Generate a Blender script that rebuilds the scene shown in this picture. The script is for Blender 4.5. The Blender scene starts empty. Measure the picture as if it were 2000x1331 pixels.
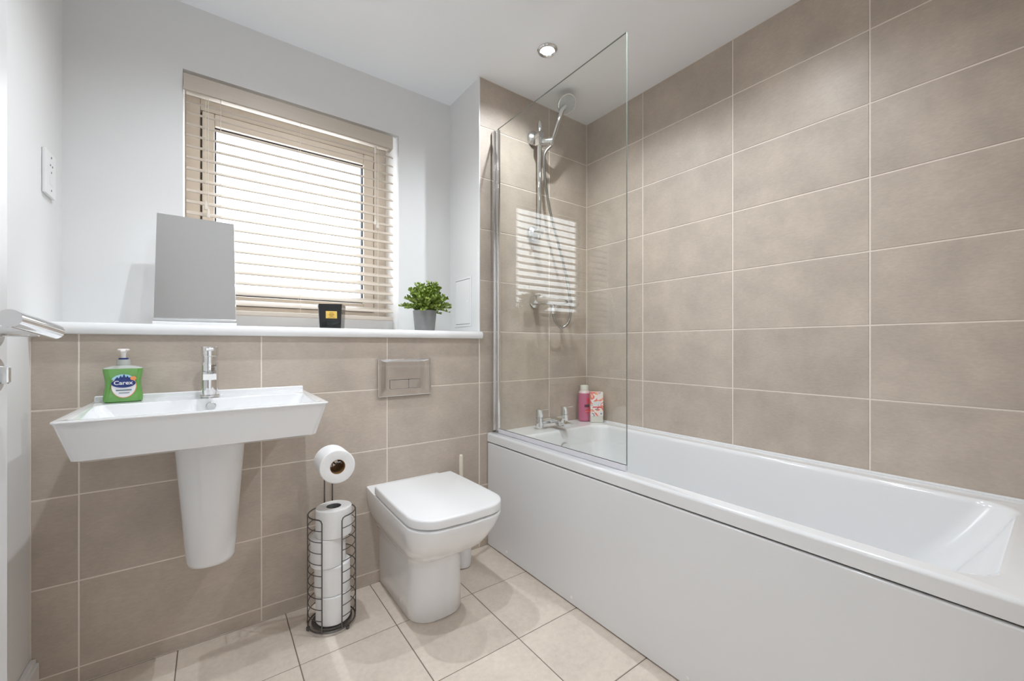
import bpy, bmesh, math, random
from mathutils import Vector, Matrix

S = bpy.context.scene
COL = S.collection
R = math.radians
PI = math.pi

# ------------------------------------------------------------------ camera
CAM = (-1.793, -1.6943, 0.9781)
YAW, FPX, CX, CY = 0.6334, 799.38, 1000.0, 675.70
cd = bpy.data.cameras.new('camera')
cam = bpy.data.objects.new('camera', cd)
COL.objects.link(cam)
cam.location = CAM
cam.rotation_euler = (PI / 2, 0, -YAW)
cd.sensor_fit = 'HORIZONTAL'
cd.sensor_width = 36.0
cd.lens = 36.0 * FPX / 2000.0
cd.shift_y = (CY - 665.5) / 2000.0
cd.clip_start = 0.01
S.camera = cam

# ------------------------------------------------------------------ world, exposure
W = bpy.data.worlds.new('overcast_sky')
S.world = W
W.use_nodes = True
bg = W.node_tree.nodes['Background']
bg.inputs['Color'].default_value = (0.93, 0.97, 1.0, 1)
bg.inputs['Strength'].default_value = 7.0
LAMP_W = 29.0
HALL_FILL_W = 2.0
S.view_settings.view_transform = 'Standard'
S.view_settings.look = 'None'
S.view_settings.gamma = 1.0
S.view_settings.use_curve_mapping = False
S.view_settings.exposure = 0.20
S.cycles.use_denoising = True
S.cycles.max_bounces = 12
S.cycles.diffuse_bounces = 8
S.cycles.transparent_max_bounces = 16
S.cycles.sample_clamp_indirect = 6.0
S.cycles.caustics_reflective = False
S.cycles.caustics_refractive = False


def at(u, v, y):
    """point on the plane Y=y that the photo pixel (u, v) looks at"""
    x = (u - CX) / FPX
    k = -(v - CY) / FPX
    d = Vector((math.sin(YAW) + math.cos(YAW) * x, math.cos(YAW) - math.sin(YAW) * x, k))
    return Vector(CAM) + d * ((y - CAM[1]) / d.y)


# ------------------------------------------------------------------ materials
def _mat(name):
    m = bpy.data.materials.new(name)
    m.use_nodes = True
    nt = m.node_tree
    b = nt.nodes['Principled BSDF']
    return m, nt, b


def N(nt, t, **kw):
    n = nt.nodes.new(t)
    for k, v in kw.items():
        setattr(n, k, v)
    return n


def plain(name, col, rough=0.5, metal=0.0, noise=0.03, scale=30.0, bump=0.0, coat=0.0, spec=0.5,
          trans=0.0, emit=0.0, sss=0.0):
    m, nt, b = _mat(name)
    L = nt.links.new
    tc = N(nt, 'ShaderNodeTexCoord')
    no = N(nt, 'ShaderNodeTexNoise')
    no.inputs['Scale'].default_value = scale
    no.inputs['Detail'].default_value = 4
    L(tc.outputs['Object'], no.inputs['Vector'])
    mx = N(nt, 'ShaderNodeMix', data_type='RGBA')
    mx.inputs[6].default_value = (*[c * (1 - noise) for c in col], 1)
    mx.inputs[7].default_value = (*[min(1, c * (1 + noise)) for c in col], 1)
    L(no.outputs['Fac'], mx.inputs[0])
    L(mx.outputs[2], b.inputs['Base Color'])
    b.inputs['Roughness'].default_value = rough
    b.inputs['Metallic'].default_value = metal
    b.inputs['Specular IOR Level'].default_value = spec
    b.inputs['Coat Weight'].default_value = coat
    b.inputs['Coat Roughness'].default_value = 0.03
    b.inputs['Transmission Weight'].default_value = trans
    if sss:
        b.inputs['Subsurface Weight'].default_value = sss
        b.inputs['Subsurface Radius'].default_value = (0.01, 0.01, 0.01)
    if emit:
        b.inputs['Emission Color'].default_value = (1, 0.97, 0.92, 1)
        b.inputs['Emission Strength'].default_value = emit
    if bump:
        bp = N(nt, 'ShaderNodeBump')
        bp.inputs['Strength'].default_value = bump
        bp.inputs['Distance'].default_value = 0.002
        L(no.outputs['Fac'], bp.inputs['Height'])
        L(bp.outputs['Normal'], b.inputs['Normal'])
    return m


def tile_mat(name, col, rough, streak, mott=0.10):
    """matt stone-look porcelain: cloudy mottling, fine brushed grain, each tile its own cut of the pattern"""
    m, nt, b = _mat(name)
    L = nt.links.new
    tc = N(nt, 'ShaderNodeTexCoord')
    oi = N(nt, 'ShaderNodeObjectInfo')
    mul = N(nt, 'ShaderNodeMath', operation='MULTIPLY')
    mul.inputs[1].default_value = 37.0
    L(oi.outputs['Random'], mul.inputs[0])
    add = N(nt, 'ShaderNodeVectorMath', operation='ADD')
    L(tc.outputs['Object'], add.inputs[0])
    L(mul.outputs[0], add.inputs[1])
    n1 = N(nt, 'ShaderNodeTexNoise')
    n1.inputs['Scale'].default_value = 7.0
    n1.inputs['Detail'].default_value = 5
    n1.inputs['Roughness'].default_value = 0.6
    L(add.outputs[0], n1.inputs['Vector'])
    mp = N(nt, 'ShaderNodeMapping')
    mp.inputs['Scale'].default_value = streak
    L(add.outputs[0], mp.inputs['Vector'])
    n2 = N(nt, 'ShaderNodeTexNoise')
    n2.inputs['Scale'].default_value = 60
    n2.inputs['Detail'].default_value = 6
    n2.inputs['Roughness'].default_value = 0.7
    L(mp.outputs[0], n2.inputs['Vector'])
    m1 = N(nt, 'ShaderNodeMix', data_type='RGBA')
    m1.inputs[6].default_value = (*[c * (1 - mott) for c in col], 1)
    m1.inputs[7].default_value = (*[c * (1 + mott) for c in col], 1)
    cr = N(nt, 'ShaderNodeValToRGB')
    cr.color_ramp.elements[0].position = 0.33
    cr.color_ramp.elements[1].position = 0.68
    L(n1.outputs['Fac'], cr.inputs[0])
    L(cr.outputs[0], m1.inputs[0])
    m2 = N(nt, 'ShaderNodeMix', data_type='RGBA', blend_type='MULTIPLY')
    m2.inputs[0].default_value = 1.0
    cr2 = N(nt, 'ShaderNodeValToRGB')
    cr2.color_ramp.elements[0].position = 0.35
    cr2.color_ramp.elements[0].color = (0.92, 0.92, 0.92, 1)
    cr2.color_ramp.elements[1].position = 0.65
    cr2.color_ramp.elements[1].color = (1.03, 1.03, 1.03, 1)
    L(n2.outputs['Fac'], cr2.inputs[0])
    L(m1.outputs[2], m2.inputs[6])
    L(cr2.outputs[0], m2.inputs[7])
    hs = N(nt, 'ShaderNodeHueSaturation')
    mr = N(nt, 'ShaderNodeMapRange')
    mr.inputs[3].default_value = 0.965
    mr.inputs[4].default_value = 1.035
    L(oi.outputs['Random'], mr.inputs[0])
    L(mr.outputs[0], hs.inputs['Value'])
    L(m2.outputs[2], hs.inputs['Color'])
    L(hs.outputs[0], b.inputs['Base Color'])
    b.inputs['Roughness'].default_value = rough
    b.inputs['Specular IOR Level'].default_value = 0.4
    bp = N(nt, 'ShaderNodeBump')
    bp.inputs['Strength'].default_value = 0.12
    bp.inputs['Distance'].default_value = 0.001
    L(n2.outputs['Fac'], bp.inputs['Height'])
    L(bp.outputs['Normal'], b.inputs['Normal'])
    return m


def pane_mat(name, tint, refl=1.0, ior=1.5):
    """thin clear pane: fresnel reflection over tinted straight-through transmission"""
    m = bpy.data.materials.new(name)
    m.use_nodes = True
    nt = m.node_tree
    nt.nodes.remove(nt.nodes['Principled BSDF'])
    out = nt.nodes['Material Output']
    L = nt.links.new
    t = N(nt, 'ShaderNodeBsdfTransparent')
    t.inputs[0].default_value = (*tint, 1)
    g = N(nt, 'ShaderNodeBsdfGlossy')
    g.inputs['Roughness'].default_value = 0.0
    lw = N(nt, 'ShaderNodeLayerWeight')
    pw = N(nt, 'ShaderNodeMath', operation='POWER')
    pw.inputs[1].default_value = 7.0
    L(lw.outputs['Facing'], pw.inputs[0])
    f0 = ((ior - 1) / (ior + 1)) ** 2
    mu = N(nt, 'ShaderNodeMath', operation='MULTIPLY_ADD')
    mu.inputs[1].default_value = (1 - f0) * refl
    mu.inputs[2].default_value = f0 * refl
    L(pw.outputs[0], mu.inputs[0])
    mx = N(nt, 'ShaderNodeMixShader')
    L(mu.outputs[0], mx.inputs[0])
    L(t.outputs[0], mx.inputs[1])
    L(g.outputs[0], mx.inputs[2])
    L(mx.outputs[0], out.inputs['Surface'])
    return m


def wood_mat(name, col):
    m, nt, b = _mat(name)
    L = nt.links.new
    tc = N(nt, 'ShaderNodeTexCoord')
    mp = N(nt, 'ShaderNodeMapping')
    mp.inputs['Scale'].default_value = (3, 60, 160)
    L(tc.outputs['Object'], mp.inputs['Vector'])
    no = N(nt, 'ShaderNodeTexNoise')
    no.inputs['Scale'].default_value = 2.0
    no.inputs['Detail'].default_value = 5
    L(mp.outputs[0], no.inputs['Vector'])
    mx = N(nt, 'ShaderNodeMix', data_type='RGBA')
    mx.inputs[6].default_value = (*[c * 0.90 for c in col], 1)
    mx.inputs[7].default_value = (*[c * 1.07 for c in col], 1)
    L(no.outputs['Fac'], mx.inputs[0])
    L(mx.outputs[2], b.inputs['Base Color'])
    b.inputs['Roughness'].default_value = 0.5
    return m


def print_mat(name):
    """colourful packaging print: pale ground with swirls of coral, pink, orange and blue"""
    m, nt, b = _mat(name)
    L = nt.links.new
    tc = N(nt, 'ShaderNodeTexCoord')
    no = N(nt, 'ShaderNodeTexNoise')
    no.inputs['Scale'].default_value = 28
    no.inputs['Detail'].default_value = 1
    no.inputs['Distortion'].default_value = 1.2
    L(tc.outputs['Object'], no.inputs['Vector'])
    cr = N(nt, 'ShaderNodeValToRGB')
    cr.color_ramp.interpolation = 'CONSTANT'
    e = cr.color_ramp.elements
    e[0].position = 0.0
    e[0].color = (0.25, 0.35, 0.5, 1)
    e[1].position = 0.36
    e[1].color = (0.85, 0.75, 0.70, 1)
    for p, c in ((0.53, (0.85, 0.16, 0.17, 1)), (0.60, (0.85, 0.42, 0.12, 1)), (0.66, (0.9, 0.55, 0.55, 1))):
        q = e.new(p)
        q.color = c
    L(no.outputs['Fac'], cr.inputs[0])
    L(cr.outputs[0], b.inputs['Base Color'])
    b.inputs['Roughness'].default_value = 0.35
    return m


M = {}
M['paint'] = plain('white_paint', (0.755, 0.755, 0.755), 0.75, noise=0.012, scale=6, bump=0.03)
M['ceil'] = plain('ceiling_paint', (0.90, 0.92, 0.945), 0.85, noise=0.01, scale=5)
M['gloss'] = plain('gloss_white', (0.84, 0.84, 0.845), 0.22, noise=0.006, scale=9)
M['ceramic'] = plain('glazed_ceramic', (0.80, 0.805, 0.815), 0.08, noise=0.006, scale=9, coat=0.4)
M['acrylic'] = plain('bath_acrylic', (0.76, 0.765, 0.775), 0.12, noise=0.005, scale=7, coat=0.3)
M['panel'] = plain('panel_acrylic', (0.74, 0.745, 0.755), 0.13, noise=0.005, scale=7)
M['seat'] = plain('seat_plastic', (0.78, 0.78, 0.785), 0.25, noise=0.005)
M['plastic'] = plain('white_plastic', (0.80, 0.80, 0.80), 0.35, noise=0.008)
M['cream'] = plain('cream_plastic', (0.72, 0.67, 0.56), 0.45, noise=0.02)
M['tile'] = tile_mat('wall_tile', (0.515, 0.440, 0.371), 0.42, (1.0, 1.0, 3.0))
M['ftile'] = tile_mat('floor_tile', (0.740, 0.650, 0.560), 0.40, (1.0, 1.0, 1.0), 0.07)
M['grout'] = plain('wall_grout', (0.82, 0.74, 0.66), 0.9, noise=0.05, scale=80)
M['fgrout'] = plain('floor_grout', (0.20, 0.165, 0.135), 0.9, noise=0.08, scale=80)
M['chrome'] = plain('chrome', (0.80, 0.80, 0.80), 0.06, metal=1.0, noise=0.01)
M['hose'] = plain('ribbed_hose', (0.36, 0.35, 0.33), 0.28, metal=1.0, noise=0.05)
M['satin'] = plain('satin_chrome', (0.60, 0.60, 0.60), 0.25, metal=1.0, noise=0.02)
M['mirror'] = plain('mirror_silver', (0.86, 0.865, 0.87), 0.015, metal=1.0, noise=0.0)
M['steel'] = plain('dark_wire', (0.16, 0.15, 0.145), 0.38, metal=0.9, noise=0.06)
M['paper'] = plain('tissue_paper', (0.83, 0.83, 0.83), 0.95, noise=0.02, scale=120, bump=0.25, spec=0.1)
M['card'] = plain('cardboard', (0.30, 0.17, 0.07), 0.85, noise=0.08, scale=60)
M['cardg'] = plain('grey_cardboard', (0.16, 0.16, 0.165), 0.85, noise=0.08, scale=60)
M['slat'] = wood_mat('slat_wood', (0.54, 0.475, 0.405))
M['frame'] = plain('window_frame', (0.68, 0.61, 0.53), 0.45, noise=0.01)
M['gasket'] = plain('black_gasket', (0.02, 0.025, 0.035), 0.6)
M['cord'] = plain('cream_cord', (0.72, 0.66, 0.58), 0.8)
M['wpane'] = pane_mat('window_glass', (0.97, 0.98, 0.99), 1.0)
M['spane'] = pane_mat('screen_glass', (0.980, 0.988, 0.974), 1.0)
M['gedge'] = plain('glass_edge', (0.22, 0.26, 0.24), 0.15, noise=0.05)
M['seal'] = plain('clear_seal', (0.70, 0.69, 0.73), 0.25, noise=0.03)
M['lens'] = plain('lamp_lens', (1, 1, 1), 0.4, emit=14.0, noise=0.0)
M['pot'] = plain('grey_pot', (0.20, 0.20, 0.20), 0.7, noise=0.14, scale=14, bump=0.2)
M['soil'] = plain('dark_soil', (0.03, 0.025, 0.02), 0.95, noise=0.3, scale=90)
M['leaf'] = plain('leaf_green', (0.24, 0.33, 0.055), 0.4, noise=0.55, scale=45)
M['stem'] = plain('stem_green', (0.06, 0.10, 0.025), 0.6, noise=0.2)
M['black'] = plain('black_glass', (0.008, 0.008, 0.009), 0.06, noise=0.1, coat=0.5)
M['smoke'] = plain('clear_thick_glass', (0.45, 0.44, 0.43), 0.05, noise=0.1, coat=0.5)
M['wax'] = plain('candle_wax', (0.10, 0.09, 0.08), 0.5)
M['gold'] = plain('gold_label', (0.78, 0.52, 0.12), 0.4, noise=0.08, scale=60)
M['brown'] = plain('brown_print', (0.36, 0.20, 0.03), 0.6)
M['soap'] = plain('green_soap', (0.16, 0.42, 0.09), 0.08, noise=0.12, scale=24, coat=0.5, trans=0.25)
M['clear'] = plain('frosted_clear', (0.62, 0.64, 0.60), 0.25, noise=0.04, trans=0.3)
M['pump'] = plain('pump_white', (0.86, 0.82, 0.78), 0.35)
M['navy'] = plain('navy_print', (0.012, 0.03, 0.16), 0.35)
M['lblw'] = plain('label_white', (0.72, 0.72, 0.74), 0.4)
M['lbld'] = plain('label_dark', (0.08, 0.13, 0.16), 0.5)
M['lblb'] = plain('label_pale_blue', (0.35, 0.58, 0.66), 0.45, noise=0.15)
M['orange'] = plain('orange_print', (0.75, 0.28, 0.10), 0.4, noise=0.12, scale=200)
M['red'] = plain('red_print', (0.66, 0.05, 0.08), 0.4)
M['pink'] = plain('pink_gel', (0.52, 0.13, 0.24), 0.15, noise=0.06, coat=0.4)
M['pinkc'] = plain('pale_neck', (0.66, 0.52, 0.52), 0.3)
M['capc'] = plain('pale_cap', (0.68, 0.67, 0.60), 0.35)
M['darkp'] = plain('dark_print', (0.10, 0.02, 0.05), 0.4)
M['print'] = print_mat('swirl_print')
M['door'] = plain('door_white', (0.62, 0.62, 0.625), 0.35, noise=0.006)
M['hallfl'] = plain('hall_carpet', (0.35, 0.32, 0.29), 0.95, noise=0.15, scale=60)
M['slot'] = plain('socket_slot', (0.22, 0.22, 0.22), 0.6)
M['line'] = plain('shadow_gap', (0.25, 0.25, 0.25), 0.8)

# ------------------------------------------------------------------ builders
ORG = {}


def org(p):
    return ORG.get(p.name, Vector((0, 0, 0))) if p else Vector((0, 0, 0))


def tag(o, label=None, cat=None, group=None, kind=None):
    if label:
        o['label'] = label
    if cat:
        o['category'] = cat
    if group:
        o['group'] = group
    if kind:
        o['kind'] = kind
    return o


def thing(name, loc, label, cat, group=None, rotz=0.0):
    o = bpy.data.objects.new(name, None)
    o.empty_display_size = 0.05
    COL.objects.link(o)
    o.location = loc
    o.rotation_euler = (0, 0, rotz)
    ORG[o.name] = Vector(loc)
    return tag(o, label, cat, group)


def part(name, bm, mat, parent=None, local=False, sharp=40, label=None, kind=None, origin=None):
    """link a bmesh (world coordinates unless local) as one object under its thing"""
    me = bpy.data.meshes.new(name)
    o = bpy.data.objects.new(name, me)
    COL.objects.link(o)
    base = org(parent)
    if parent:
        o.parent = parent
    if origin is not None:
        origin = Vector(origin)
        o.location = origin - base
        bmesh.ops.translate(bm, vec=-origin, verts=bm.verts)
        ORG[o.name] = origin
    elif not local:
        bmesh.ops.translate(bm, vec=-base, verts=bm.verts)
        ORG[o.name] = base
    bmesh.ops.recalc_face_normals(bm, faces=bm.faces)
    for f in bm.faces:
        f.smooth = True
    bm.to_mesh(me)
    bm.free()
    me.set_sharp_from_angle(angle=R(sharp))
    if sharp < 58:
        wn = o.modifiers.new('weighted_normals', 'WEIGHTED_NORMAL')
        wn.keep_sharp = True
        wn.weight = 100
    for mm in (mat if isinstance(mat, (list, tuple)) else [mat]):
        me.materials.append(mm)
    return tag(o, label=label, kind=kind)


def B():
    return bmesh.new()


def box(bm, x0, x1, y0, y1, z0, z1, bev=0.0, seg=2):
    g = bmesh.ops.create_cube(bm, size=1.0)
    vs = g['verts']
    bmesh.ops.scale(bm, vec=(x1 - x0, y1 - y0, z1 - z0), verts=vs)
    bmesh.ops.translate(bm, vec=((x0 + x1) / 2, (y0 + y1) / 2, (z0 + z1) / 2), verts=vs)
    if bev:
        es = list({e for v in vs for e in v.link_edges})
        bmesh.ops.bevel(bm, geom=es, offset=bev, segments=seg, profile=0.5, affect='EDGES')
    return bm


def loft(bm, loops, cap0=True, cap1=True):
    rows = [[bm.verts.new(p) for p in lp] for lp in loops]
    n = len(rows[0])
    for a, b in zip(rows, rows[1:]):
        for i in range(n):
            j = (i + 1) % n
            try:
                bm.faces.new((a[i], a[j], b[j], b[i]))
            except ValueError:
                pass
    if cap0:
        bm.faces.new(rows[0][::-1])
    if cap1:
        bm.faces.new(rows[-1])
    return bm


def frame_of(d):
    d = d.normalized()
    a = Vector((0, 0, 1)) if abs(d.z) < 0.9 else Vector((1, 0, 0))
    u = d.cross(a).normalized()
    return u, d.cross(u).normalized()


def tube(bm, pts, r, n=10, closed=False, caps=True):
    pts = [Vector(p) for p in pts]
    m = len(pts)
    rr = r if isinstance(r, (list, tuple)) else [r] * m
    loops = []
    u = None
    for i, p in enumerate(pts):
        if closed:
            d = (pts[(i + 1) % m] - pts[i - 1])
        else:
            d = pts[min(i + 1, m - 1)] - pts[max(i - 1, 0)]
        d = d.normalized()
        if u is None:
            u, w = frame_of(d)
        else:
            u = (u - d * u.dot(d))
            if u.length < 1e-6:
                u, w = frame_of(d)
            u.normalize()
        w = d.cross(u)
        loops.append([p + (u * math.cos(2 * PI * k / n) + w * math.sin(2 * PI * k / n)) * rr[i] for k in range(n)])
    if closed:
        loops.append(loops[0])
        rows = [[bm.verts.new(q) for q in lp] for lp in loops[:-1]]
        rows.append(rows[0])
        for a, b in zip(rows, rows[1:]):
            for i in range(n):
                j = (i + 1) % n
                bm.faces.new((a[i], a[j], b[j], b[i]))
        return bm
    return loft(bm, loops, caps, caps)


def lathe(bm, prof, n=32, origin=(0, 0, 0), axis=(0, 0, 1), cap0=True, cap1=True):
    """prof: (radius, height) pairs turned about axis"""
    ax = Vector(axis).normalized()
    if abs(ax.z) > 0.999:
        u, w = Vector((1, 0, 0)), Vector((0, 1, 0)) * (1 if ax.z > 0 else -1)
    else:
        u, w = frame_of(ax)
    o = Vector(origin)
    loops = [[o + ax * h + (u * math.cos(2 * PI * k / n) + w * math.sin(2 * PI * k / n)) * r for k in range(n)]
             for r, h in prof]
    return loft(bm, loops, cap0, cap1)


def rrect(x0, x1, y0, y1, r, z, k=6):
    """rounded rectangle loop; r one radius or four (x1y1, x0y1, x0y0, x1y0)"""
    rs = r if isinstance(r, (list, tuple)) else (r, r, r, r)
    out = []
    for (cx, cy, a0, q) in ((x1 - rs[0], y1 - rs[0], 0, rs[0]), (x0 + rs[1], y1 - rs[1], 90, rs[1]),
                            (x0 + rs[2], y0 + rs[2], 180, rs[2]), (x1 - rs[3], y0 + rs[3], 270, rs[3])):
        for i in range(k + 1):
            a = R(a0 + 90 * i / k)
            out.append(Vector((cx + q * math.cos(a), cy + q * math.sin(a), z)))
    return out


def ring_frame(bm, x0, x1, z0, z1, w, y0, y1, bev=0.003):
    """four bars round an opening, w = (left, right, bottom, top) widths"""
    l, r_, b_, t = w
    box(bm, x0, x0 + l, y0, y1, z0, z1, bev)
    box(bm, x1 - r_, x1, y0, y1, z0, z1, bev)
    box(bm, x0 + l, x1 - r_, y0, y1, z0, z0 + b_, bev)
    box(bm, x0 + l, x1 - r_, y0, y1, z1 - t, z1, bev)
    return bm


# ------------------------------------------------------------------ setting
XL, XP, YB, YW, YG = -2.196, -0.743, 0.0, 0.305, 0.50   # left wall, pier, tiled plane, window wall, window
YF, ZC = -1.76, 2.287                                    # wall behind the camera, ceiling
G = 0.0015                                               # grout sits this far behind the tile faces
wx0, wx1, wz1 = -1.881, -1.032, 2.035                    # window recess
ZS = 1.046                                               # shelf top


def struct(name, bm, mat, label=None, cat=None):
    o = part(name, bm, mat)
    return tag(o, label, cat, kind='structure')


floor = struct('floor', box(B(), XL - 0.1, 0.1, YF - 0.1, 0.31, -0.12, -G), M['fgrout'],
               'beige square tiled bathroom floor with thin dark joints', 'floor')
ceiling = struct('ceiling', box(B(), XL - 0.1, 0.1, YF - 0.12, 0.6, ZC, ZC + 0.1), M['ceil'],
                 'smooth white ceiling with recessed downlight', 'ceiling')
wall_left = struct('wall_left', box(B(), XL - 0.1, XL, YF - 0.12, 0.6, -0.1, ZC), M['paint'],
                   'plain white wall behind the open door', 'wall')
wall_right = struct('wall_right', box(B(), G, 0.12, YF - 0.12, 0.31, -0.1, ZC), M['grout'],
                    'taupe tiled wall along the long side of bath', 'wall')
bm = B()
box(bm, XL, wx0, YW, 0.58, 0, ZC)
box(bm, wx1, XP + 0.02, YW, 0.58, 0, ZC)
box(bm, wx0, wx1, YW, 0.58, wz1, ZC)
box(bm, wx0, wx1, YW, 0.58, 0, ZS - 0.03)
box(bm, wx0, wx1, 0.385, YG, ZS, 1.114)
wall_back = struct('wall_back', bm, M['paint'], 'white wall around the window above the shelf', 'wall')
wall_shower = struct('wall_shower', box(B(), XP + 0.003, G, G, 0.58, -0.1, ZC), M['grout'],
                     'taupe tiled end wall behind shower and bath taps', 'wall')
wall_return = struct('wall_return', box(B(), XP, XP + 0.003, 0.0005, YW, ZS - 0.03, ZC), M['paint'],
                     'narrow white return wall beside the plant', 'wall')
wall_ledge = struct('wall_ledge', box(B(), XL, XP + 0.003, G, YW, -0.1, 1.014), M['grout'],
                    'low taupe tiled wall behind basin and toilet', 'wall')
bm = B()
box(bm, -1.24, 0.12, YF - 0.12, YF, -0.1, ZC)
box(bm, XL - 0.1, -2.12, YF - 0.12, YF, -0.1, ZC)
box(bm, -2.12, -1.24, YF - 0.12, YF, 2.03, ZC)
wall_front = struct('wall_front', bm, M['paint'], 'white wall with the doorway', 'wall')

# hall beyond the doorway
bm = B()
box(bm, -3.0, -2.9, -3.3, YF - 0.12, 0, ZC)
box(bm, -0.6, -0.5, -3.3, YF - 0.12, 0, ZC)
box(bm, -3.0, -0.5, -3.4, -3.3, 0, ZC)
struct('wall_hall', bm, M['paint'], 'white hall walls outside the doorway', 'wall')
struct('floor_hall', box(B(), -3.0, -0.5, -3.4, YF - 0.1, -0.12, -0.002), M['hallfl'], 'hall carpet outside the doorway', 'floor')
struct('ceiling_hall', box(B(), -3.0, -0.5, -3.4, YF - 0.12, ZC, ZC + 0.1), M['ceil'], 'white hall ceiling outside doorway', 'ceiling')

# tiles -------------------------------------------------------------
TCACHE = {}


def tile_mesh(w, h, axis, mat):
    key = (round(w, 4), round(h, 4), axis)
    if key in TCACHE:
        return TCACHE[key]
    t, c = 0.0028, 0.0011
    a, b = w / 2, h / 2
    pts = [(-a, -b, 0), (a, -b, 0), (a, b, 0), (-a, b, 0)]
    mid = [(x, y, t - c) for x, y, _ in pts]
    top = [(x - math.copysign(c, x), y - math.copysign(c, y), t) for x, y, _ in pts]
    bm = loft(B(), [[Vector(p) for p in pts], [Vector(p) for p in mid], [Vector(p) for p in top]])
    if axis == 'back':      # x right, y up, face toward -Y
        f = lambda v: Vector((v.x, -v.z + t, v.y))
    elif axis == 'right':   # x along Y, y up, face toward -X
        f = lambda v: Vector((-v.z + t, v.x, v.y))
    elif axis == 'front':   # face toward +Y
        f = lambda v: Vector((v.x, v.z - t, v.y))
    else:
        f = lambda v: Vector((v.x, v.y, v.z - t))
    for v in bm.verts:
        v.co = f(v.co)
    bmesh.ops.recalc_face_normals(bm, faces=bm.faces)
    me = bpy.data.meshes.new('tile_' + axis)
    bm.to_mesh(me)
    bm.free()
    me.materials.append(mat)
    TCACHE[key] = me
    return me


def tile(parent, axis, a0, a1, b0, b1, mat, gap):
    w, h = a1 - a0 - gap, b1 - b0 - gap
    if w < 0.006 or h < 0.006:
        return
    o = bpy.data.objects.new('tile', tile_mesh(w, h, axis, mat))
    COL.objects.link(o)
    o.parent = parent
    a, b = (a0 + a1) / 2, (b0 + b1) / 2
    o.location = {'back': (a, 0, b), 'right': (0, a, b), 'front': (a, YF + 0.0028, b), 'floor': (a, b, 0)}[axis]


rows = [0, 0.048, 0.298, 0.548, 0.798, 1.048, 1.298, 1.548, 1.798, 2.048, ZC]
GW = 0.0044
for z0, z1 in zip(rows[:5], rows[1:5] + [1.0135]):
    for x0, x1 in zip((XL, -2.102, -1.650, -1.198), (-2.102, -1.650, -1.198, -0.746)):
        tile(wall_ledge, 'back', x0, x1, z0, z1, M['tile'], GW)
for z0, z1 in zip(rows[:-1], rows[1:]):
    tile(wall_shower, 'back', XP - 0.001, -0.294, z0, z1, M['tile'], GW)
    if z1 > 0.5:
        tile(wall_shower, 'back', -0.294, 0.0, z0, z1, M['tile'], GW)
        ys = (0.0, -0.391, -0.843, -1.295, YF + 0.003)
        for y1, y0 in zip(ys[:-1], ys[1:]):
            tile(wall_right, 'right', y0, y1, z0, z1, M['tile'], GW)
        for x1, x0 in ((0.0, -0.30), (-0.30, -0.752), (-0.752, -1.20)):
            tile(wall_front, 'front', x0, x1, z0, z1, M['tile'], GW)
xs = [-0.66, -0.965, -1.270, -1.575, -1.880, -2.185, XL]
yf = [0.0, -0.300, -0.605, -0.910, -1.215, -1.520, YF]
for x1, x0 in zip(xs[:-1], xs[1:]):
    for y1, y0 in zip(yf[:-1], yf[1:]):
        tile(floor, 'floor', x0, x1, y0, y1, M['ftile'], 0.003)

struct('trim_1', box(B(), XP - 0.004, XP + 0.001, -0.001, 0.012, ZS, ZC, 0.0008), M['gloss'],
       'thin white tile edging strip beside the shower', 'trim')
bm = B()
box(bm, XL, XL + 0.018, YF, -0.001, 0.0, 0.100, 0.003)
box(bm, XL, XL + 0.012, YF, -0.001, 0.100, 0.112, 0.002)
struct('baseboard_left', bm, M['gloss'], 'white painted skirting along the left wall', 'baseboard')

# window shelf
bm = B()
y0, h = -0.024, ZS - 1.012
prof = [(0.30, 1.012), (y0 + 0.010, 1.012)]
for i in range(7):
    a = R(270 - 180 * i / 6)
    prof.append((y0 + 0.010 + 0.010 * math.cos(a), 1.012 + h / 2 + (h / 2) * math.sin(a)))
prof += [(YW, ZS), (YW, 1.012)]
loft(bm, [[Vector((x, p[0], p[1])) for p in prof[1:]] for x in (XL, XP - 0.0045)])
loft(bm, [[Vector((x, -0.001 if p[0] > -0.001 else p[0], p[1])) for p in prof[1:]] for x in (XP - 0.0045, XP + 0.004)])
box(bm, wx0, wx1, YW, YG + 0.01, 1.016, ZS)
shelf = part('window_shelf', bm, M['gloss'], sharp=30)
tag(shelf, 'long white gloss shelf with rounded front edge above the tiled half wall', 'shelf', kind='structure')

# window ------------------------------------------------------------
win = thing('window_1', (-1.456, YG, ZS), 'cream framed window behind the slatted blind', 'window')
win['kind'] = 'structure'
gx0, gx1, gz0, gz1 = -1.782, -1.152, 1.198, 1.926
part('window_frame', ring_frame(B(), wx0, wx1, ZS, wz1, (0.050, 0.062, 0.108, 0.050), YG, 0.57), M['frame'], win)
part('sash', ring_frame(B(), wx0 + 0.056, wx1 - 0.068, ZS + 0.114, wz1 - 0.055,
                        (gx0 - wx0 - 0.056, wx1 - 0.068 - gx1, gz0 - ZS - 0.114, wz1 - 0.055 - gz1), YG - 0.012, 0.56, 0.005), M['frame'], win)
part('gasket', ring_frame(B(), gx0, gx1, gz0, gz1, (0.006,) * 4, YG + 0.005, YG + 0.03, 0.0), M['gasket'], win)
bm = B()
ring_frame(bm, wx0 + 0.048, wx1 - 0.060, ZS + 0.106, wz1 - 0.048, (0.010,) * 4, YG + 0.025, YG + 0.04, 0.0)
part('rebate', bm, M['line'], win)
part('glass_pane', box(B(), gx0, gx1, YG + 0.016, YG + 0.020, gz0, gz1), M['wpane'], win)

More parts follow.
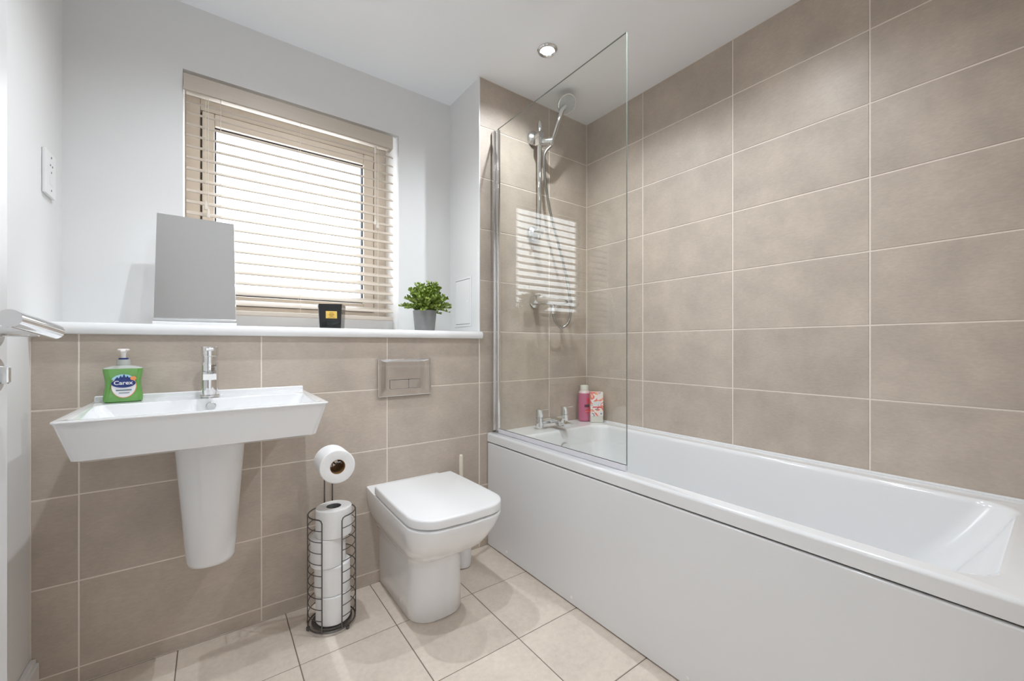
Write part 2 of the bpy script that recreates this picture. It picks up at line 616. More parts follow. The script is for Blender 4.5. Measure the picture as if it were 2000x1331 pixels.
# ------------------------------------------------------------------ lights
LAMPS = [(-0.595, -0.327), (-1.57, -0.327), (-0.595, -1.03), (-1.57, -1.03)]
LLAB = ['round chrome downlight in the ceiling above the bath screen',
        'round chrome downlight in the ceiling above the basin', 'round chrome downlight over the near end of the bath',
        'round chrome downlight in the ceiling by the door']
for (lx, ly), lab in zip(LAMPS, LLAB):
    t = thing('ceiling_downlight', (lx, ly, ZC), lab, 'downlight', 'ceiling downlights')
    part('bezel', lathe(B(), [(0.030, -0.001), (0.044, 0.0), (0.044, -0.003), (0.040, -0.007), (0.032, -0.007), (0.029, -0.002)],
                        36, (lx, ly, ZC), cap0=False, cap1=False), M['chrome'], t)
    part('lens', lathe(B(), [(0.030, -0.0005), (0.030, -0.0015), (0.022, -0.003)], 28, (lx, ly, ZC)), M['lens'], t)
    ld = bpy.data.lights.new('downlight_beam', 'SPOT')
    ld.energy = LAMP_W
    ld.color = (0.89, 0.945, 1.0)
    ld.spot_size = R(149)
    ld.spot_blend = 1.0
    ld.shadow_soft_size = 0.010
    lo = bpy.data.objects.new('downlight_beam', ld)
    COL.objects.link(lo)
    lo.parent = t
    lo.location = (0, 0, -0.012)
hl = bpy.data.lights.new('hall_fill_light', 'AREA')  # added soft fill from the unseen hall, with a made-up lamp around it
hl.shape = 'DISK'
hl.size = 0.35
hl.energy = HALL_FILL_W
hl.color = (0.92, 0.96, 1.0)
ho = thing('added_hall_lamp', (-1.7, -2.4, ZC), 'added round flush fill lamp, unseen in the hall outside the doorway', 'lamp')
part('shade', lathe(B(), [(0.19, 0.0), (0.19, -0.03), (0.16, -0.05)], 32, (-1.7, -2.4, ZC)), M['plastic'], ho)
hlo = bpy.data.objects.new('hall_fill_light', hl)
COL.objects.link(hlo)
hlo.parent = ho
hlo.location = (0, 0, -0.06)

# ------------------------------------------------------------------ bath
bath = thing('bathtub', (-0.35, -0.85, 0), 'long white acrylic bath with front panel along the tiled wall', 'bathtub')
BX0, BX1, BY0, BY1 = -0.702, -0.001, -1.702, -0.001
L_ = []
for ins, z, r in ((0.010, 0.506, 0.012), (0.0, 0.510, 0.014), (0.0, 0.541, 0.014), (0.002, 0.547, 0.014), (0.007, 0.551, 0.012)):
    L_.append(rrect(BX0 + ins, BX1, BY0 + ins, BY1, (0.002, 0.006, r, 0.006), z, 8))
for (x0, x1, y0, y1, r, z) in ((-0.662, -0.070, -1.625, -0.160, 0.075, 0.5515), (-0.652, -0.078, -1.615, -0.170, 0.075, 0.547),
                               (-0.645, -0.084, -1.608, -0.177, 0.075, 0.535), (-0.635, -0.094, -1.575, -0.190, 0.08, 0.47),
                               (-0.615, -0.110, -1.48, -0.215, 0.09, 0.32), (-0.595, -0.130, -1.40, -0.240, 0.10, 0.20),
                               (-0.560, -0.160, -1.34, -0.280, 0.10, 0.155), (-0.50, -0.22, -1.26, -0.36, 0.08, 0.145)):
    L_.append(rrect(x0, x1, y0, y1, r, z, 8))
tub = part('tub', loft(B(), L_, cap0=False), M['acrylic'], bath, sharp=35)
part('upstand', box(B(), -0.014, -0.0005, BY0 + 0.003, -0.0005, 0.549, 0.558, 0.003), M['acrylic'], bath)
bm = B()
box(bm, -0.7005, -0.686, BY0 + 0.004, -0.004, 0.004, 0.5035, 0.005, 3)
part('front_panel', bm, M['panel'], bath)
for y in (-0.165, -0.585, -1.05):
    part('screw_cap', lathe(B(), [(0.006, 0), (0.006, 0.002), (0.003, 0.004)], 14, (-0.700, y, 0.030), (-1, 0, 0)), M['plastic'], bath)
part('overflow', lathe(B(), [(0.030, 0), (0.030, 0.004), (0.024, 0.007)], 24, (-0.36, -0.190, 0.46), (0, -1, 0.15)), M['chrome'], bath)

# bath taps
tap = thing('bath_mixer_tap', (-0.358, -0.095, 0.5515), 'chrome two-lever bath filler tap on the bath rim', 'tap')
z0 = 0.5512
for x in (-0.446, -0.270):
    bm = B()
    lathe(bm, [(0.026, 0.0), (0.026, 0.006), (0.020, 0.009), (0.020, 0.060), (0.0195, 0.061)], 28, (x, -0.095, z0))
    p = part('pillar', bm, M['chrome'], tap)
    bm = B()
    lathe(bm, [(0.0195, 0.0), (0.021, 0.001), (0.021, 0.038), (0.019, 0.041)], 28, (x, -0.095, z0 + 0.0615))
    box(bm, x - 0.006, x + 0.058, -0.102, -0.088, z0 + 0.0955, z0 + 0.1015, 0.002)
    part('lever', bm, M['chrome'], tap)
bm = B()
tube(bm, [(-0.446, -0.095, z0 + 0.040), (-0.27, -0.095, z0 + 0.040)], 0.016, 18)
part('bridge', bm, M['chrome'], tap)
bm = B()
loft(bm, [rrect(-0.380, -0.336, y - 0.001, y, 0.0004, 0, 2) for y in ()] or
     [[Vector((x, y, z)) for x, z in ((-0.378, za), (-0.338, za), (-0.338, zb), (-0.378, zb))]
      for y, za, zb in ((-0.090, z0 + 0.028, z0 + 0.054), (-0.140, z0 + 0.026, z0 + 0.050), (-0.205, z0 + 0.022, z0 + 0.040), (-0.212, z0 + 0.022, z0 + 0.036))])
part('spout', bm, M['chrome'], tap, sharp=30)

# bath screen
scr = thing('bath_screen', (-0.66, -0.41, 0.5515), 'frameless clear glass shower screen standing on the bath rim', 'shower screen')
bm = B()
box(bm, -0.663, -0.657, -0.808, -0.034, 0.573, 2.040)
gl = part('glass_pane', bm, [M['spane'], M['gedge']], scr)
for p in gl.data.polygons:
    if abs(p.normal.x) < 0.5:
        p.material_index = 1
bm = B()
box(bm, -0.676, -0.646, -0.0215, -0.0008, 0.5600, 2.036, 0.003)
part('wall_channel', bm, M['chrome'], scr)
bm = B()
box(bm, -0.668, -0.651, -0.046, -0.022, 0.5600, 2.036, 0.005, 3)
part('hinge_post', bm, M['chrome'], scr)
bm = B()
box(bm, -0.667, -0.653, -0.808, -0.047, 0.5525, 0.573, 0.003)
part('bottom_seal', bm, M['seal'], scr)
bm = B()
box(bm, -0.6665, -0.6525, -0.047, -0.0225, 0.552, 0.5595, 0.002)
part('post_foot', bm, M['satin'], scr)

# ------------------------------------------------------------------ shower
RX, RY = -0.413, -0.058
sh = thing('shower_rail_set', (RX, -0.001, 1.54), 'chrome shower riser rail with hand shower on the end wall', 'shower')
bm = B()
lathe(bm, [(0.0112, 0.0), (0.0112, 0.565), (0.0128, 0.566), (0.0128, 0.597), (0.005, 0.617), (0.001, 0.620)], 20, (RX, RY, 1.535))
part('riser_rail', bm, M['chrome'], sh)
for z in (2.078, 1.572):
    bm = B()
    lathe(bm, [(0.038, 0.0), (0.038, 0.016), (0.032, 0.022), (0.018, 0.03), (0.018, 0.070)], 28, (RX, -0.0005, z), (0, -1, 0))
    part('wall_bracket', bm, M['satin'], sh)
bm = B()
box(bm, RX - 0.020, RX + 0.024, RY - 0.020, RY + 0.016, 2.020, 2.062, 0.006)
tube(bm, [(RX + 0.006, RY - 0.012, 2.040), (RX + 0.045, RY - 0.048, 2.042)], 0.015, 16)
sl = part('slider', bm, M['chrome'], sh)
lathe(bm := B(), [(0.012, 0.0), (0.012, 0.018), (0.009, 0.022)], 18, (RX + 0.024, RY, 2.041), (1, 0, 0))
part('slider_knob', bm, M['satin'], sl)
hb = Vector((RX + 0.040, RY - 0.045, 2.020))
hc = Vector((-0.318, -0.165, 2.222))
nrm = Vector((-0.14, -0.72, -0.68)).normalized()
he = hc - Vector((0.030, 0.0, 0.050)) - nrm * 0.012
bm = B()
tube(bm, [hb, hb.lerp(he, 0.15), hb.lerp(he, 0.6), he, he.lerp(hc - nrm * 0.014, 0.6)], [0.0095, 0.011, 0.0115, 0.0125, 0.013], 16)
hd = part('handset', bm, M['chrome'], sh)
bm = B()
lathe(bm, [(0.012, -0.032), (0.034, -0.026), (0.048, -0.014), (0.050, 0.0), (0.0475, 0.003)], 36, hc, nrm)
part('shower_head', bm, M['chrome'], hd)
bm = B()
lathe(bm, [(0.0455, 0.0028), (0.0455, 0.0042), (0.030, 0.005)], 36, hc, nrm)
part('spray_face', bm, plain('spray_face', (0.52, 0.53, 0.54), 0.4, noise=0.25, scale=260), hd)


def smooth_path(pts, n=14):
    out = []
    P = [pts[0]] + list(pts) + [pts[-1]]
    for i in range(1, len(P) - 2):
        a, b, c, d = (Vector(q) for q in P[i - 1:i + 3])
        for k in range(n):
            t = k / n
            out.append(0.5 * ((2 * b) + (c - a) * t + (2 * a - 5 * b + 4 * c - d) * t * t + (3 * b - a - 3 * c + d) * t ** 3))
    out.append(Vector(pts[-1]))
    return out


hp = [hb + Vector((0, 0, -0.005))] + [at(u, v, y) for u, v, y in (
    (1063, 305, -0.085), (1066, 360, -0.08), (1076, 420, -0.075), (1091, 478, -0.072), (1105, 535, -0.085), (1112, 575, -0.11),
    (1115, 605, -0.12), (1110, 630, -0.11), (1097, 640, -0.095), (1085, 628, -0.085), (1080, 612, -0.08))]
hpath = smooth_path(hp, 12)
# resample evenly so the hose shows its metal ribs
seg = []
tot = 0
for a, b in zip(hpath, hpath[1:]):
    seg.append((tot, (b - a).length, a, b))
    tot += (b - a).length
ev, rad = [], []
k = 0
n_ev = int(tot / 0.0042)
for i in range(n_ev + 1):
    d = tot * i / n_ev
    while k < len(seg) - 1 and d > seg[k][0] + seg[k][1]:
        k += 1
    s0, ln, a, b = seg[k]
    ev.append(a.lerp(b, min(1, (d - s0) / ln)))
    rad.append(0.0078 if (i // 1) % 2 else 0.0058)
part('hose', tube(B(), ev, rad, 10), M['hose'], sh, sharp=80)

VX0, VX1, VY, VZ = -0.470, -0.182, -0.082, 1.212
va = thing('shower_valve', (-0.33, -0.001, VZ), 'chrome thermostatic shower bar valve below the riser rail', 'shower valve')
part('valve_body', tube(B(), [(VX0 + 0.04, VY, VZ), (VX1 - 0.04, VY, VZ)], 0.021, 26), M['chrome'], va)
for x0, x1 in ((VX0 + 0.039, VX0 - 0.012), (VX1 - 0.039, VX1 + 0.010)):
    s = 1 if x1 > x0 else -1
    part('control_knob', lathe(B(), [(0.024, 0), (0.0265, 0.003), (0.0265, 0.040), (0.021, abs(x1 - x0))], 28, (x0, VY, VZ), (s, 0, 0)), M['chrome'], va)
for x in (VX0 + 0.070, VX1 - 0.070):
    part('wall_elbow', lathe(B(), [(0.033, 0.0), (0.033, 0.006), (0.024, 0.014), (0.015, 0.02), (0.015, 0.075)], 26, (x, -0.0005, VZ), (0, -1, 0)), M['chrome'], va)
oz = at(1080, 612, -0.08)
part('hose_outlet', lathe(B(), [(0.010, 0), (0.011, 0.010), (0.011, 0.045)], 16, (oz.x, -0.081, oz.z - 0.004)), M['chrome'], va)

# ------------------------------------------------------------------ bottles on the bath corner
px, py, z0 = -0.082, -0.060, 0.5525
t = thing('shampoo_bottle', (px, py, z0), 'tall pink gel bottle with pale cap in the bath corner', 'bottle')
lathe(bm := B(), [(0.030, 0.0), (0.034, 0.004), (0.0345, 0.15), (0.032, 0.158), (0.022, 0.163)], 30, (px, py, z0))
bd = part('bottle_body', bm, M['pink'], t)
part('neck', lathe(B(), [(0.0325, 0.1575), (0.029, 0.166), (0.024, 0.171)], 30, (px, py, z0)), M['pinkc'], t)
part('cap', lathe(B(), [(0.023, 0.171), (0.0235, 0.173), (0.0235, 0.198), (0.021, 0.201)], 28, (px, py, z0)), M['capc'], t)


def wrap_patch(c, r, a0, a1, z0, z1, n=8):
    bm = B()
    vs = []
    for i in range(n + 1):
        a = R(a0 + (a1 - a0) * i / n)
        vs.append((bm.verts.new((c[0] + r * math.cos(a), c[1] + r * math.sin(a), z0)),
                   bm.verts.new((c[0] + r * math.cos(a), c[1] + r * math.sin(a), z1))))
    for p, q in zip(vs, vs[1:]):
        bm.faces.new((p[0], q[0], q[1], p[1]))
    return bm


fa = math.degrees(math.atan2(CAM[1] - py, CAM[0] - px))
part('print', wrap_patch((px, py), 0.0349, fa + 2, fa + 62, z0 + 0.080, z0 + 0.095), M['darkp'], bd)
part('print', wrap_patch((px, py), 0.0349, fa + 24, fa + 60, z0 + 0.099, z0 + 0.130), M['red'], bd)
part('print', wrap_patch((px, py), 0.0349, fa + 8, fa + 55, z0 + 0.050, z0 + 0.066), M['red'], bd)
part('print', wrap_patch((px, py), 0.0350, fa + 8, fa + 55, z0 + 0.0555, z0 + 0.0575), M['pinkc'], bd)

cx_, cy_ = -0.058, -0.128
t = thing('carton', (cx_, cy_, z0), 'small white carton with coral and blue swirl print beside pink bottle', 'carton', rotz=R(-38))
bm = B()
box(bm, -0.035, 0.035, -0.021, 0.021, 0.034, 0.168, 0.002)
part('carton_body', bm, M['print'], t, local=True)
part('carton_base', box(B(), -0.0345, 0.0345, -0.0205, 0.0205, 0.0, 0.0342, 0.002), M['capc'], t, local=True)
for zz, hh, ww, mm in ((0.096, 0.020, 0.022, 'lblw'), (0.082, 0.006, 0.024, 'red'), (0.070, 0.006, 0.010, 'line')):
    part('print', box(B(), -ww, ww, -0.0213, -0.0209, zz, zz + hh), M[mm], t, local=True)

# ------------------------------------------------------------------ basin
BC = -1.794
bas = thing('wash_basin', (BC, -0.001, 0.335), 'wide white wall basin on a short half pedestal', 'basin')
k = 6


def bl(x0, x1, y0, z, rf, y1=-0.001, rb=0.003):
    return rrect(x0, x1, y0, y1, (rb, rb, rf, rf), z, k)


ZR = 0.815
loops = [bl(-1.98, -1.61, -0.30, 0.714, 0.06), bl(-2.035, -1.553, -0.385, 0.7155, 0.022), bl(-2.046, -1.544, -0.398, 0.722, 0.018),
         bl(-2.067, -1.521, -0.418, ZR - 0.008, 0.013), bl(-2.071, -1.517, -0.4215, ZR - 0.003, 0.013), bl(-2.070, -1.518, -0.4205, ZR, 0.012),
         bl(-2.066, -1.522, -0.4165, ZR + 0.001, 0.012)]
inner = [(-2.050, -1.538, -0.404, -0.128, 0.020, ZR + 0.0005), (-2.047, -1.541, -0.401, -0.131, 0.022, ZR - 0.004),
         (-2.030, -1.558, -0.385, -0.136, 0.030, ZR - 0.040), (-2.005, -1.583, -0.365, -0.145, 0.040, ZR - 0.066),
         (-1.95, -1.64, -0.33, -0.17, 0.05, ZR - 0.078)]
for x0, x1, y0, y1, r, z in inner:
    loops.append(rrect(x0, x1, y0, y1, r, z, k))
part('bowl', loft(B(), loops), M['ceramic'], bas, sharp=50)
bm = B()
box(bm, -2.068, -1.520, -0.022, -0.0008, ZR - 0.004, ZR + 0.016, 0.004, 3)
part('rear_lip', bm, M['ceramic'], bas)
part('overflow_cover', lathe(B(), [(0.0125, 0.0), (0.0125, 0.003), (0.010, 0.005)], 24, (BC, -0.1335, ZR - 0.022), (0, -1, 0.1)), M['satin'], bas)
part('drain', lathe(B(), [(0.022, 0.0), (0.022, 0.003), (0.015, 0.005)], 24, (BC, -0.25, ZR - 0.078)), M['chrome'], bas)
loops = []
for z, w, d, r in ((0.336, 0.050, 0.195, 0.044), (0.330, 0.054, 0.205, 0.050), (0.333, 0.0575, 0.212, 0.054), (0.345, 0.060, 0.216, 0.057),
                   (0.50, 0.0715, 0.232, 0.066), (0.64, 0.082, 0.245, 0.074), (0.725, 0.088, 0.252, 0.078)):
    loops.append(rrect(BC - w, BC + w, -d, -0.001, (0.002, 0.002, r, r), z, 10))
part('half_pedestal', loft(B(), loops), M['ceramic'], bas, sharp=60)

# basin tap
tx, ty, tz = -1.797, -0.076, ZR + 0.0012
tp = thing('basin_mixer_tap', (tx, ty, tz), 'chrome single-lever mixer tap on the basin deck', 'tap')
bm = B()
lathe(bm, [(0.027, 0.0), (0.027, 0.004), (0.0225, 0.008), (0.0225, 0.108), (0.0215, 0.110)], 32, (tx, ty, tz))
part('tap_body', bm, M['chrome'], tp)
lathe(bm := B(), [(0.0200, 0.110), (0.0200, 0.128)], 30, (tx, ty, tz))
part('cartridge_ring', bm, M['chrome'], tp)
bm = B()
lathe(bm, [(0.0215, 0.1285), (0.0225, 0.130), (0.0225, 0.156), (0.0205, 0.159)], 30, (tx, ty, tz))
box(bm, tx - 0.0115, tx + 0.0115, ty - 0.072, ty - 0.006, tz + 0.146, tz + 0.156, 0.003)
part('lever', bm, M['chrome'], tp)
bm = B()
for w_, ya, yb in ((0.017, 0, 0),):
    loft(bm, [[Vector((tx + sx * 0.016, y, z)) for sx, z in ((-1, za), (1, za), (1, zb), (-1, zb))]
              for y, za, zb in ((ty - 0.010, tz + 0.060, tz + 0.104), (ty - 0.05, tz + 0.062, tz + 0.094), (ty - 0.112, tz + 0.060, tz + 0.080), (ty - 0.116, tz + 0.061, tz + 0.078))])
part('spout', bm, M['chrome'], tp, sharp=30)

# soap bottle
sx, sy, sz = -1.999, -0.066, ZR + 0.0012
so = thing('soap_bottle', (sx, sy, sz), 'clear pump bottle of green hand soap on the basin corner', 'soap bottle', rotz=R(5))
bm = B()
loops = []
for z, w, d, r in ((0.0, 0.038, 0.022, 0.012), (0.004, 0.0425, 0.0255, 0.014), (0.016, 0.0425, 0.0255, 0.014), (0.045, 0.0385, 0.024, 0.014),
                   (0.062, 0.0385, 0.024, 0.014), (0.088, 0.0425, 0.025, 0.014), (0.096, 0.0425, 0.0245, 0.012)):
    loops.append(rrect(-w, w, -d, d, r, z, 5))
body = part('soap_fill', loft(B(), loops), M['soap'], so, local=True, sharp=50)
loops = [rrect(-w, w, -d, d, r, z, 5) for z, w, d, r in ((0.0962, 0.0425, 0.0245, 0.012), (0.099, 0.040, 0.023, 0.012), (0.103, 0.026, 0.018, 0.012), (0.106, 0.0145, 0.0145, 0.0140))]
part('bottle_shoulder', loft(B(), loops), M['clear'], so, local=True)
part('pump_collar', lathe(B(), [(0.0145, 0.106), (0.0150, 0.107), (0.0150, 0.121), (0.0135, 0.122)], 26), M['clear'], so, local=True)
part('collar_ring', lathe(B(), [(0.0108, 0.122), (0.0108, 0.1265)], 24), M['navy'], so, local=True)
bm = B()
lathe(bm, [(0.0052, 0.1265), (0.0055, 0.138), (0.0075, 0.145), (0.013, 0.149), (0.0135, 0.1515), (0.010, 0.153)], 24)
box(bm, -0.0055, 0.0055, -0.034, -0.004, 0.1445, 0.1515, 0.002)
part('pump_head', bm, M['pump'], so, local=True)


def disc(cx, cz, rx, rz, y, a0=0, a1=360, n=32, t=0.0003):
    """thin upright printed oval facing -Y"""
    bm = B()
    pts = [(cx + rx * math.cos(R(a0 + (a1 - a0) * i / n)), cz + rz * math.sin(R(a0 + (a1 - a0) * i / n))) for i in range(n if a1 - a0 >= 360 else n + 1)]
    loft(bm, [[Vector((x, y + t, z)) for x, z in pts], [Vector((x, y, z)) for x, z in pts]])
    return bm


Y0 = -0.0262
part('label_ring', disc(0.002, 0.046, 0.0265, 0.0335, Y0), M['orange'], body, local=True)
part('label_ground', disc(0.0015, 0.0468, 0.0255, 0.0325, Y0 - 0.0004), M['lblw'], body, local=True)
part('label_top', disc(0.0, 0.062, 0.024, 0.018, Y0 - 0.0008, 10, 170), M['lblb'], body, local=True)
bm = B()
for q, (mx_, hh) in enumerate(((-0.012, 0.006), (-0.005, 0.010), (0.002, 0.014), (0.009, 0.009), (0.015, 0.005))):
    loft(bm, [[Vector((mx_ - 0.0065, y, 0.064)), Vector((mx_ + 0.0065, y, 0.064)), Vector((mx_, y, 0.067 + hh))] for y in (Y0 - 0.0009, Y0 - 0.0012)])
part('label_peaks', bm, M['navy'], body, local=True)
part('label_oval', disc(0.001, 0.0545, 0.0255, 0.0125, Y0 - 0.0016), M['navy'], body, local=True)
part('label_seal', disc(0.0215, 0.068, 0.0065, 0.0060, Y0 - 0.0018), M['orange'], body, local=True)
bm = B()
box(bm, -0.015, 0.018, Y0 - 0.0012, Y0 - 0.0008, 0.0335, 0.0362)
box(bm, -0.009, 0.013, Y0 - 0.0012, Y0 - 0.0008, 0.0262, 0.0278)
part('label_small_print', bm, M['lbld'], body, local=True)


def text_part(s, size, mat, parent, loc, width=None):
    cu = bpy.data.curves.new('lettering', 'FONT')
    cu.body = s
    cu.size = size
    cu.align_x = 'CENTER'
    cu.align_y = 'CENTER'
    cu.extrude = 0.0001
    cu.offset = size * 0.018
    tmp = bpy.data.objects.new('lettering_source', cu)
    COL.objects.link(tmp)
    dg = bpy.context.evaluated_depsgraph_get()
    me = bpy.data.meshes.new_from_object(tmp.evaluated_get(dg))
    bpy.data.objects.remove(tmp)
    w = max(v.co.x for v in me.vertices) - min(v.co.x for v in me.vertices)
    f = width / w if width else 1.0
    me.transform(Matrix.Translation(loc) @ Matrix.Rotation(PI / 2, 4, 'X') @ Matrix.Diagonal((f, 1, 1, 1)))
    me.materials.clear()
    me.materials.append(mat)
    o = bpy.data.objects.new('lettering', me)
    COL.objects.link(o)
    o.parent = parent
    return o


text_part('Carex', 0.0155, M['lblw'], body, (0.0005, Y0 - 0.0020, 0.0555), 0.040)

# ------------------------------------------------------------------ flush plate
fp = thing('flush_plate', (-1.122, 0, 0.842), 'polished chrome dual flush plate on tiles above the toilet', 'flush plate')
x0, x1, zz0, zz1 = -1.240, -1.004, 0.764, 0.922


def vr(x0, x1, z0, z1, r, y):
    return [Vector((p.x, y, p.y)) for p in rrect(x0, x1, z0, z1, r, 0, 5)]


part('plate', loft(B(), [vr(x0, x1, zz0, zz1, 0.003, -0.0003), vr(x0, x1, zz0, zz1, 0.003, -0.010), vr(x0 + 0.0015, x1 - 0.0015, zz0 + 0.0015, zz1 - 0.0015, 0.003, -0.0115),
                         vr(x0 + 0.012, x1 - 0.012, zz0 + 0.006, zz1 - 0.004, 0.010, -0.0113),
                         vr(x0 + 0.030, x1 - 0.028, zz0 + 0.020, zz1 - 0.006, 0.018, -0.0085), vr(x0 + 0.040, x1 - 0.038, zz0 + 0.028, zz1 - 0.012, 0.02, -0.0075)]),
     M['chrome'], fp, sharp=55)
part('button_gap', loft(B(), [vr(-1.1905, -1.0535, 0.7955, 0.8345, 0.003, y) for y in (-0.0073, -0.0079)]), M['gasket'], fp)
for a, b in ((-1.189, -1.1085), (-1.1065, -1.055)):
    part('flush_button', loft(B(), [vr(a, b, 0.797, 0.833, 0.002, -0.0074), vr(a, b, 0.797, 0.833, 0.002, -0.0100), vr(a + 0.001, b - 0.001, 0.798, 0.832, 0.002, -0.0106)]),
         M['chrome'], fp)

# ------------------------------------------------------------------ toilet
TC = -1.125
wc = thing('toilet', (TC, -0.001, 0), 'white back-to-wall toilet with closed square lid', 'toilet')


def dl(w, wb, yfr, z, r, bow=0.004, n=12, y1=-0.001):
    """plan outline: straight sides widening from the wall, rounded front corners, slightly bowed front"""
    bow = bow * (w - r) / 0.075
    pts = []
    pts.append(Vector((TC + wb, y1, z)))
    pts.append(Vector((TC - wb, y1, z)))
    for q in (0.25, 0.5, 0.75):
        pts.append(Vector((TC - wb - (w - wb) * math.sin(q * PI / 2), y1 + (yfr + r - y1) * q, z)))
    for i in range(n + 1):
        a = R(180 + 90 * i / n)
        pts.append(Vector((TC - w + r + r * math.cos(a), yfr + r + r * math.sin(a), z)))
    for q in [j / 10 for j in range(1, 10)]:
        x = TC - w + r + 2 * (w - r) * q
        pts.append(Vector((x, yfr - bow * math.sin(q * PI) ** 2, z)))
    for i in range(n + 1):
        a = R(270 + 90 * i / n)
        pts.append(Vector((TC + w - r + r * math.cos(a), yfr + r + r * math.sin(a), z)))
    for q in (0.75, 0.5, 0.25):
        pts.append(Vector((TC + wb + (w - wb) * math.sin(q * PI / 2), y1 + (yfr + r - y1) * q, z)))
    return pts


secs = [(0.100, 0.103, -0.364, 0.0, 0.078), (0.104, 0.106, -0.370, 0.006, 0.080), (0.103, 0.106, -0.369, 0.10, 0.080), (0.101, 0.107, -0.368, 0.19, 0.080),
        (0.103, 0.109, -0.371, 0.213, 0.081), (0.109, 0.113, -0.382, 0.226, 0.083), (0.117, 0.118, -0.402, 0.238, 0.085), (0.131, 0.127, -0.436, 0.257, 0.088),
        (0.147, 0.139, -0.474, 0.284, 0.092), (0.158, 0.150, -0.504, 0.318, 0.095), (0.167, 0.157, -0.529, 0.355, 0.096), (0.1735, 0.160, -0.547, 0.398, 0.096), (0.1725, 0.159, -0.546, 0.4030, 0.096),
        (0.166, 0.153, -0.540, 0.405, 0.092)]
part('pan', loft(B(), [dl(w, wb, y, z, r) for w, wb, y, z, r in secs]), M['ceramic'], wc, sharp=60)
lid = [(0.168, 0.160, -0.542, 0.4095, 0.094), (0.1725, 0.1645, -0.5465, 0.4115, 0.094), (0.1728, 0.1648, -0.5470, 0.433, 0.094), (0.1710, 0.1630, -0.5452, 0.4380, 0.092),
       (0.166, 0.158, -0.540, 0.4405, 0.088)]
part('lid', loft(B(), [dl(w, wb, y, z, r, y1=-0.122) for w, wb, y, z, r in lid]), M['seat'], wc, sharp=60)
seat = [(0.148, 0.140, -0.522, 0.4052, 0.082), (0.150, 0.142, -0.525, 0.407, 0.082), (0.150, 0.142, -0.525, 0.4080, 0.082), (0.148, 0.140, -0.522, 0.4092, 0.082)]
part('seat', loft(B(), [dl(w, wb, y, z, r, y1=-0.118) for w, wb, y, z, r in seat]), M['seat'], wc, sharp=60)
for s in (-1, 1):
    part('hinge', tube(B(), [(TC + s * 0.055, -0.108, 0.4155), (TC + s * 0.100, -0.108, 0.4155)], 0.0095, 16), M['seat'], wc)
    part('bolt_cap', lathe(B(), [(0.008, 0), (0.008, 0.002), (0.004, 0.003)], 16, (TC + s * 0.1035, -0.235, 0.040), (s, 0, 0)), M['chrome'], wc)

# toilet brush behind the pan
tb = thing('toilet_brush', (-0.893, -0.095, 0), 'toilet brush with cream handle standing behind the toilet', 'toilet brush')
part('holder', lathe(B(), [(0.030, 0.0), (0.037, 0.004), (0.039, 0.02), (0.040, 0.11), (0.036, 0.115), (0.030, 0.112)], 28, (-0.893, -0.095, 0.0005)), M['plastic'], tb)
part('handle', lathe(B(), [(0.010, 0.112), (0.0085, 0.125), (0.0085, 0.488), (0.006, 0.494)], 18, (-0.899, -0.095, 0)), M['cream'], tb)

# ------------------------------------------------------------------ toilet roll stand
HX, HY = -1.449, -0.150
st = thing('toilet_roll_stand', (HX, HY, 0), 'dark wire toilet roll stand with tall open cage', 'toilet roll holder')
face = math.atan2(CAM[1] - HY, CAM[0] - HX)
gap = R(24)
RC = 0.0765
part('base_ring', tube(B(), [(HX + RC * math.cos(2 * PI * i / 40), HY + RC * math.sin(2 * PI * i / 40), 0.013) for i in range(40)], 0.0026, 8, True), M['steel'], st)
part('base_plate', lathe(B(), [(0.064, 0.0150), (0.066, 0.0157), (0.066, 0.0172), (0.064, 0.0180)], 40, (HX, HY, 0)), M['steel'], st)
for a in (60, 180, 300):
    a = face + R(a - 20)
    part('foot', lathe(B(), [(0.005, 0.0002), (0.006, 0.002), (0.006, 0.011)], 12, (HX + RC * math.cos(a), HY + RC * math.sin(a), 0)), M['steel'], st)


def cpt(a, z, r=RC):
    return Vector((HX + r * math.cos(a), HY + r * math.sin(a), z))


ztop = 0.392
a0, a1 = face + gap, face + 2 * PI - gap
pts = [cpt(a0, 0.013), cpt(a0, 0.20), cpt(a0, ztop - 0.012), cpt(a0 + R(3), ztop - 0.003)]
pts += [cpt(a0 + R(9) + (a1 - a0 - R(18)) * i / 36, ztop) for i in range(37)]
pts += [cpt(a1 - R(3), ztop - 0.003), cpt(a1, ztop - 0.012), cpt(a1, 0.20), cpt(a1, 0.013)]
part('cage_frame', tube(B(), pts, 0.0023, 8), M['steel'], st)
for i in range(9):
    z = 0.052 + i * (ztop - 0.052) / 9
    part('cage_ring', tube(B(), [cpt(a0 + (a1 - a0) * j / 36, z) for j in range(37)], 0.0015, 6), M['steel'], st)
for da in (95, 265):
    a = face + R(da)
    part('upright', tube(B(), [cpt(a, 0.013, RC + 0.002), cpt(a, ztop, RC + 0.002)], 0.0018, 6), M['steel'], st)
yb = HY + RC - 0.003
for s in (-1, 1):
    x = HX + 0.004 + s * 0.0135
    x2 = HX + s * 0.008
    pts = [(x, yb, 0.013), (x, yb, 0.30), (x, yb, 0.560)] + [(x, yb - 0.02 * math.sin(R(q)), 0.560 + 0.024 * (1 - math.cos(R(q))) if False else 0.560 + 0.020 * math.sin(R(q)) * 0.9) for q in (30, 60, 90)]
    pts += [(x, yb - 0.045, 0.5795), (x2, HY - 0.075, 0.5795), (x2, HY - 0.092, 0.5835)]
    part('rod', tube(B(), smooth_path([Vector(p) for p in pts], 4), 0.0024, 8), M['steel'], st)
part('rod_end', tube(B(), [(HX - 0.008, HY - 0.092, 0.5835), (HX - 0.004, HY - 0.097, 0.588), (HX + 0.004, HY - 0.097, 0.588), (HX + 0.008, HY - 0.092, 0.5835)], 0.0024, 8), M['steel'], st)


